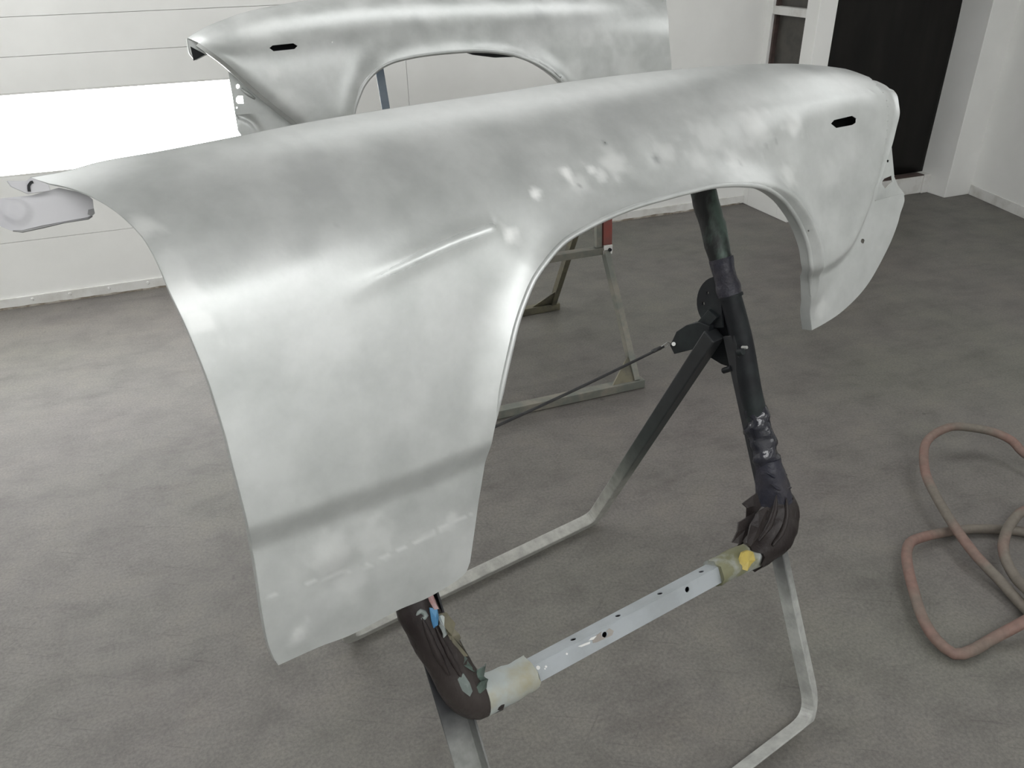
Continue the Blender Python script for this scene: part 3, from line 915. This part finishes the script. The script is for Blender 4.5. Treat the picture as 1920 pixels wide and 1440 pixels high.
# turned edge along the nose, then the headlamp bracket behind it
strip_object('nose_flange', rows_of(ff, fs[5], [(0, 0), (-.010, .010), (-.03, .011)]), 'steel', far)
cap = [FP.at(*FP.sv(x, y, -.085), -.085) for (x, y) in [(349, 71), (372, 76), (395, 100), (386, 104), (366, 114), (354, 100)]]
MB().prism(cap, -FP.N * .05).build('nose_cap', 'steel', far, bevel=.004)
cp = [FP.at(*FP.sv(x, y, -.083), -.083) for (x, y) in [(357, 87), (385, 102), (372, 109), (363, 114)]]
MB().prism(cp, -FP.N * .01).build('cap_opening', 'darkmatt', far)  # dark slab put in for the shade of the cap's opening
BD = -.06
br = [FP.sv(x, y, BD) for (x, y) in [(427, 128), (430, 150), (436, 182), (441, 216), (520, 208), (480, 172), (450, 145)]]
hol = [[FP.sv(*p, BD) for p in drill(446, 162, 3.4, 10)], [FP.sv(*p, BD) for p in [(443, 184), (446, 180), (455, 180), (457, 194), (446, 194), (443, 190)]], [FP.sv(*p, BD) for p in drill(444, 202, 1.5, 6)]]
sheet_object('headlamp_bracket', FP, [br] + hol, lambda s, v: np.full(s.shape, BD), .012, 'steel', far, .002)
MB().tube([FP.pt(452, 166, BD + .003), FP.pt(466, 177, BD + .004), FP.pt(478, 185, BD + .002)], .004, 8, radii=[.003, .006, .003]).build('bracket_rib', 'steel', far, True)
lw = [FP.sv(x, y, BD - .004) for (x, y) in [(440, 208), (512, 201), (566, 240), (600, 290), (600, 340), (520, 345), (470, 300), (452, 254), (446, 245)]]
ac = FP.sv(446, 262, BD)
def lw_w(s, v):
    d = np.hypot(s - ac[0], v - ac[1])
    return BD - .004 - .006 * np.exp(-((d - .068) / .010) ** 2)
sheet_object('valance_panel', FP, [lw], lw_w, .007, 'steel', far, .002)
pk = [FP.at(*FP.sv(x, y, -.03), -.03) for (x, y) in [(490, 94), (498, 76), (560, 70), (572, 86), (562, 102), (506, 108)]]
bx = MB().prism(pk, -FP.N * .03); bx.f = [f for f in bx.f if len(f) == 4 or min(f) >= len(pk)]  # black box added so the far marker slot stays dark
bx.build('dark_backing', 'black', far).modifiers.new('gauge', 'SOLIDIFY').thickness = .001
# dark liner peeping out under the wheel arch
ln = [FP.at(*FP.sv(x, y, -.05), -.05) for (x, y) in [(862, 94), (890, 103), (930, 108), (985, 106), (975, 96)]]
MB().prism(ln, -FP.N * .02).build('arch_liner', 'darkmatt', far)

# ================================================================== near stand
def graded(name, cols, zs, mask_scale=7, rough=0.5, metal=.15):
    """paint that changes with height on the thing itself (overspray low down, dark paint above)"""
    m, nt, b = new_mat(name)
    tc = N_(nt, 'ShaderNodeTexCoord'); sx = N_(nt, 'ShaderNodeSeparateXYZ')
    nt.links.new(tc.outputs['Object'], sx.inputs[0])
    nz_ = noise_node(nt, mask_scale, 4, .6)
    ma = N_(nt, 'ShaderNodeMath', operation='MULTIPLY_ADD'); ma.inputs[1].default_value = .22; 
    nt.links.new(nz_.outputs[0], ma.inputs[0]); nt.links.new(sx.outputs[2], ma.inputs[2])
    sub = N_(nt, 'ShaderNodeMath', operation='SUBTRACT'); sub.inputs[1].default_value = .11
    nt.links.new(ma.outputs[0], sub.inputs[0])
    r = ramp(nt, sub.outputs[0], list(zip(zs, cols)))
    sp = noise_node(nt, 30, 4, .65)
    r2 = ramp(nt, sp.outputs[0], [(.35, .78), (.65, 1.1)])
    nt.links.new(mix(nt, 1.0, r.outputs[0], r2.outputs[0], 'MULTIPLY'), b.inputs['Base Color'])
    b.inputs['Roughness'].default_value = rough; b.inputs['Metallic'].default_value = metal
    return m
MAT['rear_leg_paint'] = graded('rear_frame_overspray', [(.40, .40, .37), (.34, .34, .31), (.13, .14, .125), (.028, .034, .033), (.02, .022, .024)], [0.0, .14, .27, .42, .62])
MAT['front_leg_paint'] = graded('front_frame_overspray', [(.37, .375, .355), (.35, .36, .34), (.17, .175, .17), (.022, .023, .026)], [0.0, .24, .33, .42])

stand = empty('panel_stand', (.5, 1.2, 0), 'tilted folding steel stand with dark tape-wrapped tube, carrying the front fender', 'stand')
A = np.array([.862, 1.63, 0.0]); B = np.array([1.012, .85, 0.0])
WV = unit([.97, .23, 0]); SPAN = .78
SD = unit(B - A); SN = np.array([SD[1], -SD[0], 0])
PIV = on_plane(1352, 622, A, SN)
PL_ = PIV - WV * SPAN
UPZ = np.array([0, 0, 1.0])
def sidept(px, py, off=0.0):
    """point on the stand's right side plane"""
    return on_plane(px, py, A + WV * off, SN)
T = .033
lift = UPZ * (T / 2)
tube = [(-T / 2, -T / 2), (T / 2, -T / 2), (T / 2, T / 2), (-T / 2, T / 2)]
rear_n = unit(np.cross(WV, PIV - A))
path = rounded([PIV - WV * .02, A + lift, A - WV * SPAN + lift, PL_ + WV * .02], .045, 5)
MB().sweep(path, tube, rear_n).build('rear_frame', 'rear_leg_paint', stand, bevel=.003)
# front frame of bent angle iron
front_n = unit(np.cross(WV, PIV - B))
if front_n[2] < 0: front_n = -front_n
FA, FB = PIV + SD * .02 + WV * .012, B + UPZ * .003
path = rounded([FA, FB, FB - WV * SPAN, FA - WV * (SPAN + .024)], .075, 8)
q = .048; th = .004
angle = [(-q / 2, -th), (q / 2, -th), (q / 2, q * .6), (q / 2 - th, q * .6), (q / 2 - th, 0), (-q / 2, 0)]
MB().sweep(path, angle, front_n).build('front_frame', 'front_leg_paint', stand, bevel=.0012)
# tilting tube frame
UF = Plane(PIV - SN * 0 + np.array([SD[0], SD[1], 0]) * .046, math.degrees(math.atan2(WV[1], WV[0])), 26.0)
up = lambda x, y, w=0: UF.pt(x, y, w)
right_c = [up(*p) for p in [(1298, 292), (1317, 355), (1354, 490), (1368, 550), (1391, 640), (1409, 740), (1424, 800), (1438, 860)]]
def tubepart(name, pxs, radii, mat, lump=0.0, freq=26, step=.012, seg=18, seed=0, ragged=0.0, rag_end=-1, parent=stand):
    ctrl = [up(*p) for p in pxs]
    c = catmull(ctrl, step)
    # radii follow the control points
    L = np.concatenate([[0], np.cumsum([np.linalg.norm(b - a) for a, b in zip(ctrl[:-1], ctrl[1:])])])
    l = np.concatenate([[0], np.cumsum([np.linalg.norm(b - a) for a, b in zip(c[:-1], c[1:])])])
    rr = np.interp(l / l[-1], L / L[-1], radii)
    mb = MB().tube(c, 0, seg, radii=rr, lump=lump, freq=freq, seed=seed)
    if ragged:
        n = len(c)
        for ring, sgn in (((n - 1), 1),) if rag_end == -1 else ((0, -1),):
            t = unit(c[-1] - c[-2]) if ring else unit(c[1] - c[0])
            for j in range(seg):
                mb.v[ring * seg + j] = mb.v[ring * seg + j] + t * sgn * ragged * (random.random() - .3)
    return mb.build(name, mat, parent, True, split=60)
tubepart('tube_wrap', [(1298, 292), (1317, 355), (1336, 424), (1354, 490)], [.026, .026, .0245, .022], 'pad_green', .004, 22, seed=2)
tubepart('tube_wrap', [(1352, 484), (1361, 520), (1369, 556)], [.024, .0235, .0245], 'pad_blue', .003, 30, .006, seed=5)
MB().tube([up(1368.5, 553), up(1369.8, 558)], .0262, 18).build('clamp_ring', 'dark_steel', stand, True, split=40)
tubepart('tube', [(1368, 552), (1391, 640), (1409, 740), (1424, 800), (1438, 862)], [.0225] * 5, 'dark_steel', 0, seed=1)
tubepart('glossy_tape', [(1416, 764), (1424, 800), (1431, 835), (1441, 880)], [.0235, .0265, .027, .025], 'pad_gloss', .009, 34, .006, 22, 8, .012)
tubepart('tube_wrap', [(1438, 862), (1447, 905), (1454, 945)], [.027, .033, .040], 'pad_blue', .006, 22, .008, 20, 4)
tubepart('elbow_padding', [(1449, 915), (1456, 950), (1452, 985), (1434, 1015), (1408, 1040)], [.031, .042, .046, .040, .033], 'pad_brown', .007, 18, .008, 22, 6, .02)
def wrinkle(pxs, r, mat, seed, push):
    c = catmull([up(*p) + UF.N * push for p in pxs], .006)
    rr = [r * math.sin(math.pi * (i + .3) / (len(c) + .3)) ** .6 for i in range(len(c))]
    MB().tube(c, 0, 8, radii=rr, lump=.0012, freq=60, seed=seed).build('tape_wrinkle', mat, stand, True)
wrinkle([(1432, 925), (1428, 955), (1416, 985), (1398, 1010)], .006, 'pad_brown', 1, .034)
wrinkle([(1446, 930), (1446, 965), (1436, 995), (1420, 1018)], .006, 'pad_brown', 2, .040)
wrinkle([(1461, 930), (1464, 965), (1456, 990)], .005, 'pad_brown', 3, .036)
wrinkle([(1424, 905), (1440, 915), (1462, 912)], .004, 'pad_blue', 4, .030)
wrinkle([(1420, 885), (1436, 893), (1456, 888)], .004, 'pad_blue', 5, .026)
# torn tape on the inside of the bend
def flap(name, pxs, w, mat, thick=.003, parent=stand):
    P = [up(x, y, w) for (x, y) in pxs]
    b = []
    for i, p in enumerate(P):
        b.append(p + UF.N * (random.random() - .5) * .012)
    c = sum(b) / len(b)
    mb = MB(); n = len(b)
    vs = b + [p - UF.N * thick for p in b] + [c + UF.N * .004, c - UF.N * thick]
    fs = [(i, (i + 1) % n, 2 * n) for i in range(n)] + [((i + 1) % n + n, i + n, 2 * n + 1) for i in range(n)] + [(i, i + n, (i + 1) % n + n, (i + 1) % n) for i in range(n)]
    mb.add(vs, fs)
    return mb.build(name, mat, parent)
flap('torn_tape', [(1412, 930), (1420, 925), (1424, 950), (1416, 962), (1404, 972), (1398, 952), (1395, 945)], .012, 'pad_brown')
flap('torn_tape', [(1418, 960), (1410, 990), (1398, 1008), (1386, 1020), (1376, 1018), (1380, 996), (1388, 980), (1402, 972)], .020, 'pad_brown')
flap('torn_tape', [(1440, 950), (1436, 980), (1424, 1005), (1404, 1024), (1398, 1018), (1412, 985), (1424, 960)], .044, 'pad_brown')
tubepart('rail_sleeve', [(1412, 1040), (1385, 1051), (1362, 1062), (1340, 1074)], [.027, .028, .027, .0275], 'foam_olive', .002, 30, .006, 20, 3, .010)
flap('yellow_foam', [(1392, 1036), (1404, 1032), (1416, 1036), (1414, 1050), (1410, 1058), (1400, 1070), (1394, 1068), (1390, 1056)], .031, 'yellow', .006)
# rail of blue-grey box section, drilled on two faces
RR, RL = up(1352, 1068), up(972, 1272)
RX = RR - RL; RLEN = np.linalg.norm(RX); RX = RX / RLEN
RN = unit(UF.N - RX * UF.N.dot(RX)); RV = np.cross(RN, RX); RV = RV if RV[2] > 0 else -RV
RS = .0315
def drilled(name, P0, X, Y, lx, ly, holes, mat, parent, Nn):
    loop = [(0, 0), (lx, 0), (lx, ly), (0, ly)]
    hs = [[(cx + a * math.cos(k * math.pi / 6), cy + b * math.sin(k * math.pi / 6)) for k in range(12)] for (cx, cy, a, b) in holes]
    v, f = sheet([[np.array(p) for p in loop]] + [[np.array(p) for p in h] for h in hs], .02)
    o = obj_from(name, [P0 + X * a + Y * b for a, b in v], f, mat, parent)
    s = o.modifiers.new('gauge', 'SOLIDIFY'); s.thickness = .0018; s.offset = 0
    return o
def rail_u(px, py, face):
    """distance along the rail of a photo point on its front or top face"""
    P = on_plane(px, py, RL + (RN if face == 'f' else RV) * RS / 2, RN if face == 'f' else RV) - RL
    return P.dot(RX), P.dot(RV if face == 'f' else RN) + RS / 2
fh = [(*rail_u(x, y, 'f'), .0055, .0055) for (x, y) in [(1288, 1105), (1133, 1190)]]
fh = [(a, min(max(b, .010), RS - .010), c, d) for a, b, c, d in fh]
thl = [(rail_u(x, y, 't')[0], .016, .0055, .0055) for (x, y) in [(1318, 1073), (1243, 1115), (1167, 1158), (1083, 1203), (993, 1250)]]
drilled('rail_front', RL + RN * RS / 2 - RV * RS / 2, RX, RV, RLEN, RS, fh, 'rail', stand, RN)
drilled('rail_top', RL + RV * RS / 2 - RN * RS / 2, RX, RN, RLEN, RS, thl, 'rail', stand, RV)
MB().obox(RL - RN * RS / 2 - RV * RS / 2, RX * RLEN, RN * .002, RV * RS).obox(RL - RN * RS / 2 - RV * RS / 2, RX * RLEN, RN * RS, RV * .002).build('rail_channel', 'black', stand)
def face_patch(name, pxs, mat, off=.0014):
    P = [on_plane(x, y, RL + RN * (RS / 2 + off), RN) for (x, y) in pxs]
    return MB().prism(P, -RN * (off - .0006)).build(name, mat, stand)
def chip(pts):
    return pts
for c in ([(1098, 1206), (1107, 1203), (1106, 1207), (1090, 1213), (1084, 1212)], [(1119, 1192), (1113, 1199), (1104, 1201), (1108, 1196)]):
    face_patch('paint_chip', c, 'chip', .0018)
face_patch('bare_patch', [(1110, 1197), (1120, 1190), (1128, 1184), (1127, 1189), (1129, 1193), (1134, 1196), (1138, 1194), (1141, 1187), (1136, 1184), (1143, 1178), (1151, 1183), (1148, 1191), (1120, 1204), (1112, 1206)], 'patch')
for (x, y, r) in [(1009, 1252, 4), (1063, 1226, 2), (1024, 1250, 2.2), (1022, 1254, 1.6)]:
    face_patch('paint_chip', [(x + r * math.cos(t), y + r * math.sin(t)) for t in np.linspace(0, 6.28, 9)[:-1]], 'chip', .0016)
# left end
tubepart('rail_sleeve', [(993, 1262), (965, 1277), (935, 1292), (902, 1306)], [.030, .0305, .031, .033], 'foam', .0025, 30, .006, 20, 12, .004, 0)
tubepart('elbow_padding', [(925, 1300), (900, 1306), (876, 1296), (852, 1268), (830, 1228), (806, 1188), (782, 1142), (768, 1108)], [.028, .034, .035, .0345, .0335, .033, .031, .028], 'pad_brown', .004, 20, .010, 22, 15, .014, 0)
wrinkle([(776, 1150), (790, 1185), (806, 1220), (826, 1255)], .006, 'pad_brown', 6, .032)
wrinkle([(800, 1165), (816, 1198), (836, 1236), (856, 1270)], .005, 'pad_brown', 7, .033)
wrinkle([(766, 1146), (774, 1138), (784, 1146), (776, 1154)], .004, 'foam_grey', 8, .030)
# torn paper and paint layers along the inner edge of the left elbow
flap('paint_smear', [(802, 1114), (812, 1112), (817, 1130), (820, 1140), (812, 1142), (806, 1128)], .036, 'pink', .002)
flap('paint_smear', [(806, 1140), (818, 1140), (824, 1156), (822, 1172), (816, 1180), (811, 1165)], .037, 'blue', .002)
def jag(a, b, n, amp, w0):
    """ragged strip between two photo points"""
    out, back = [], []
    for i in range(n + 1):
        t = i / n
        x = a[0] + (b[0] - a[0]) * t; y = a[1] + (b[1] - a[1]) * t
        out.append((x + amp * random.uniform(.2, 1.2), y + random.uniform(-3, 3)))
        back.append((x - w0, y + 4))
    return out + back[::-1]
flap('torn_tape', jag((832, 1148), (868, 1232), 9, 10, 16), .028, 'olive')
flap('torn_tape', jag((858, 1225), (886, 1262), 6, 10, 20), .026, 'pad_green')
flap('torn_paper', jag((826, 1150), (834, 1192), 6, 4, 3), .0385, 'foam')
flap('torn_tape', [(892, 1270), (896, 1258), (906, 1248), (911, 1244), (909, 1258), (903, 1268), (913, 1272), (909, 1284), (902, 1288), (897, 1280)], .02, 'pad_green')
flap('torn_tape', [(868, 1262), (880, 1280), (886, 1296), (878, 1304), (868, 1296), (860, 1276)], .036, 'foam_grey')
flap('torn_tape', [(900, 1278), (914, 1274), (912, 1290), (900, 1300), (890, 1296)], .032, 'pad_green')
# pivot plates, gusset and clamp on the right side
def side_plate(name, pxs, off, th, mat='dark_steel', holes=()):
    P = [sidept(x, y, off) for (x, y) in pxs]
    if not holes:
        return MB().prism(P, WV * th).build(name, mat, stand, bevel=.001)
    e1 = SD; e2 = UPZ
    to2 = lambda p: np.array([(p - A).dot(e1), (p - A).dot(e2)])
    v, f = sheet([[to2(p) for p in P]] + [[to2(sidept(x + r * math.cos(k * math.pi / 5), y + r * 1.5 * math.sin(k * math.pi / 5), off)) for k in range(10)] for (x, y, r) in holes], .01)
    b0 = A + WV * off; b0[2] = 0
    base = sidept(*pxs[0], off); b0 = base - e1 * to2(base)[0] - e2 * to2(base)[1]
    o = obj_from(name, [b0 + e1 * a + e2 * c for a, c in v], f, mat, stand)
    s = o.modifiers.new('gauge', 'SOLIDIFY'); s.thickness = th; s.offset = 0
    return o
disc = [(1345 + 37 * math.cos(t), 566 + 48 * math.sin(t)) for t in np.linspace(math.pi * .5, math.pi * 1.5, 18)]
side_plate('pivot_plate', disc + [(1352, 518), (1356, 614)], -.012, .005, 'dark_steel', [(1328, 549, 2.4), (1320, 569, 2.6)])
side_plate('gusset', [(1335, 578), (1322, 620), (1308, 656), (1352, 683), (1386, 694), (1380, 640), (1362, 585)], .004, .005, 'dark_steel')
CW = np.array(WV)
def side_bar(name, a, b, wpx, off, th, mat='dark_steel'):
    a = np.array(a, float); b = np.array(b, float); d = unit(b - a); nrm = np.array([-d[1], d[0]])
    return side_plate(name, [a + nrm * wpx, b + nrm * wpx, b - nrm * wpx, a - nrm * wpx], off, th, mat)
side_bar('clamp_arm', (1336, 588), (1302, 626), 11, -.022, .026)
side_plate('clamp', [(1310, 604), (1286, 610), (1268, 622), (1256, 648), (1264, 664), (1300, 655), (1326, 640), (1330, 612)], -.028, .034)
MB().cyl(sidept(1263, 645, -.032), sidept(1263, 645, -.026), .0045, 12).build('clamp_pin', 'chip', stand, True, split=40)
def knob(px, py, r, l, mat='dark_steel', w=0.02):
    c = up(px, py, w)
    MB().cyl(c, c + UF.N * l, r, 12, r * .8).build('bolt', mat, stand, True, split=40)
knob(1385, 660, .008, .012); knob(1392, 652, .004, .012, 'stand_steel')
MB().cyl(sidept(1357, 695, -.012), sidept(1372, 690, -.012), .0065, 12).build('bolt', 'dark_steel', stand, True, split=40)
# hidden left hinge so the frames meet there too
MB().obox(PL_ - WV * .02 - SD * .03 - UPZ * .05, WV * .006, SD * .07, UPZ * .10).build('pivot_plate', 'dark_steel', stand)
# tie cable from the clamp to the left hinge
C0 = sidept(1258, 643, -.02); C1 = PL_ - UPZ * .035
cb = [C0 + (C1 - C0) * t - UPZ * .006 * math.sin(math.pi * t) for t in np.linspace(.035, 1, 30)]
MB().tube(cb, .0031, 8).build('tie_cable', 'wire', stand, True)
MB().tube([C0, C0 + (C1 - C0) * .02 + UPZ * .006, C0 + (C1 - C0) * .06], .0011, 6).tube([C0, C0 + (C1 - C0) * .02 - UPZ * .005, C0 + (C1 - C0) * .06], .0011, 6).build('cable_hook', 'brightwire', stand, True)
MB().tube([C0 + (C1 - C0) * .05, C0 + (C1 - C0) * .085], .0046, 8).build('cable_sleeve', 'wire', stand, True)
# upper arms that carry the fender (behind it)
lp = up(770, 1108)
ltop = lp + UF.V * .5
MB().tube([lp, ltop, right_c[0] + UF.V * .02], .018, 14).build('tube', 'dark_steel', stand, True, split=40)
for c in (ltop, right_c[0]):
    MB().cyl(c, c + UF.N * .05 , .010, 10).build('support_arm', 'dark_steel', stand, True, split=40)

# ================================================================== far stand
fst = empty('panel_stand', (.9, 2.67, 0), 'flat-footed steel rack with red post, standing behind under the far fender', 'stand')
bw = .034
def lbar(name, a, b, mat, w=bw, h=bw, upv=(0, 0, 1)):
    return MB().sweep([a, b], [(-w / 2, -h / 2), (w / 2, -h / 2), (w / 2, h / 2), (-w / 2, h / 2)], upv).build(name, mat, fst, bevel=.0015)
X0, X1 = .40, 1.36
for (y, sg_, nm) in ((2.285, 1, 'sage'), (3.06, -1, 'olive')):
    yt = 2.56 if sg_ > 0 else 2.80
    lbar('base_bar', (X0 - .03, y, .018), (X1 + .03, y, .018), nm, .036, .032)
    for x in (X0, X1):
        lbar('leg', (x, y, .03), (x - .012, yt, .47), nm, .032, .024, (1, 0, 0))
        s = -1 if x == X1 else 1
        MB().prism([(x, y - .008, .034), (x + s * .10, y - .008, .034), (x - .002, y - .008 + sg_ * .06, .125)], (0, .006, 0)).build('gusset', 'olive', fst)
    lbar('cross_bar', (X0, yt, .455), (X1 - .01, yt, .455), 'sage' if sg_ > 0 else 'olive', .034, .026)
lbar('post', (X1 - .038, 2.56, .47), (X1 - .052, 2.58, 1.08), 'sage', .022, .022, (1, 0, 0))
lbar('red_post', (X1 - .002, 2.56, .45), (X1 - .018, 2.58, 1.08), 'red', .036, .024, (0, 1, 0))
bp = on_plane(1142, 467, (0, 2.54, 0), np.array([0, 1.0, 0]))
MB().cyl(bp - np.array([0, .012, 0]), bp + np.array([0, .02, 0]), .006, 12).build('bolt', 'darkmatt', fst, True, split=40)
MB().obox(bp + np.array([-.022, -.004, -.018]), (.034, 0, 0), (0, .006, 0), (0, 0, .034)).build('bolt_plate', 'trim', fst)
lbar('post', (X0, 2.56, .47), (X0, 2.58, 1.0), 'sage', .03, .024, (1, 0, 0))
for (x, z, y1) in ((X0, .985, 2.515), (X1 - .052, 1.06, 2.552)):
    MB().cyl((x, 2.575, z), (x, y1, z), .008, 10).build('support_arm', 'dark_steel', fst, True, split=40)
YS = 2.62
s0, s1 = on_plane(708, 110, (0, YS, 0), np.array([0, 1.0, 0])), on_plane(724, 206, (0, YS, 0), np.array([0, 1.0, 0]))
ext = s1 + (s1 - s0) * 1.9
lbar('support_strip', s0 + (s0 - s1) * .1, ext, 'bluegrey', .026, .006, (0, 1, 0))

# ================================================================== hose
def hp(x, y, z=.016):
    p = on_floor(x, y, z)
    return p
hs = []
def run(pts):
    for (x, y, z) in pts:
        hs.append(hp(x, y, z))
run([(2060, 985, .016), (1990, 890, .03)])
run([(1920, 850, .06), (1897, 826, .075), (1862, 810, .085), (1814, 801, .09), (1786, 800, .09), (1755, 812, .085), (1737, 829, .08), (1732, 854, .075), (1737, 892, .07), (1755, 930, .063), (1789, 986, .052), (1827, 1038, .040), (1876, 1090, .026), (1920, 1138, .018)])
run([(1985, 1196, .016), (2060, 1220, .016), (2090, 1150, .016), (2030, 1040, .016)])
run([(1920, 998, .016), (1876, 993, .016), (1821, 992, .016), (1772, 998, .018), (1727, 1008, .03), (1706, 1018, .038), (1700, 1036, .04), (1702, 1062, .04), (1713, 1107, .036), (1730, 1159, .030), (1755, 1199, .024), (1789, 1226, .018), (1821, 1220, .016), (1862, 1197, .016), (1920, 1166, .048)])
run([(1990, 1120, .048), (2035, 1030, .04), (1985, 950, .045)])
run([(1920, 958, .05), (1897, 979, .05), (1885, 1003, .052), (1881, 1027, .05), (1888, 1055, .045), (1904, 1083, .035), (1925, 1105, .048), (1975, 1150, .05), (2060, 1190, .05)])
hc = catmull(hs, .02)
ho = MB().tube(hc, .0135, 14).build('air_hose', 'hose', None, True)
tag(ho, 'worn pink rubber air hose coiled loosely on the concrete floor', 'hose')
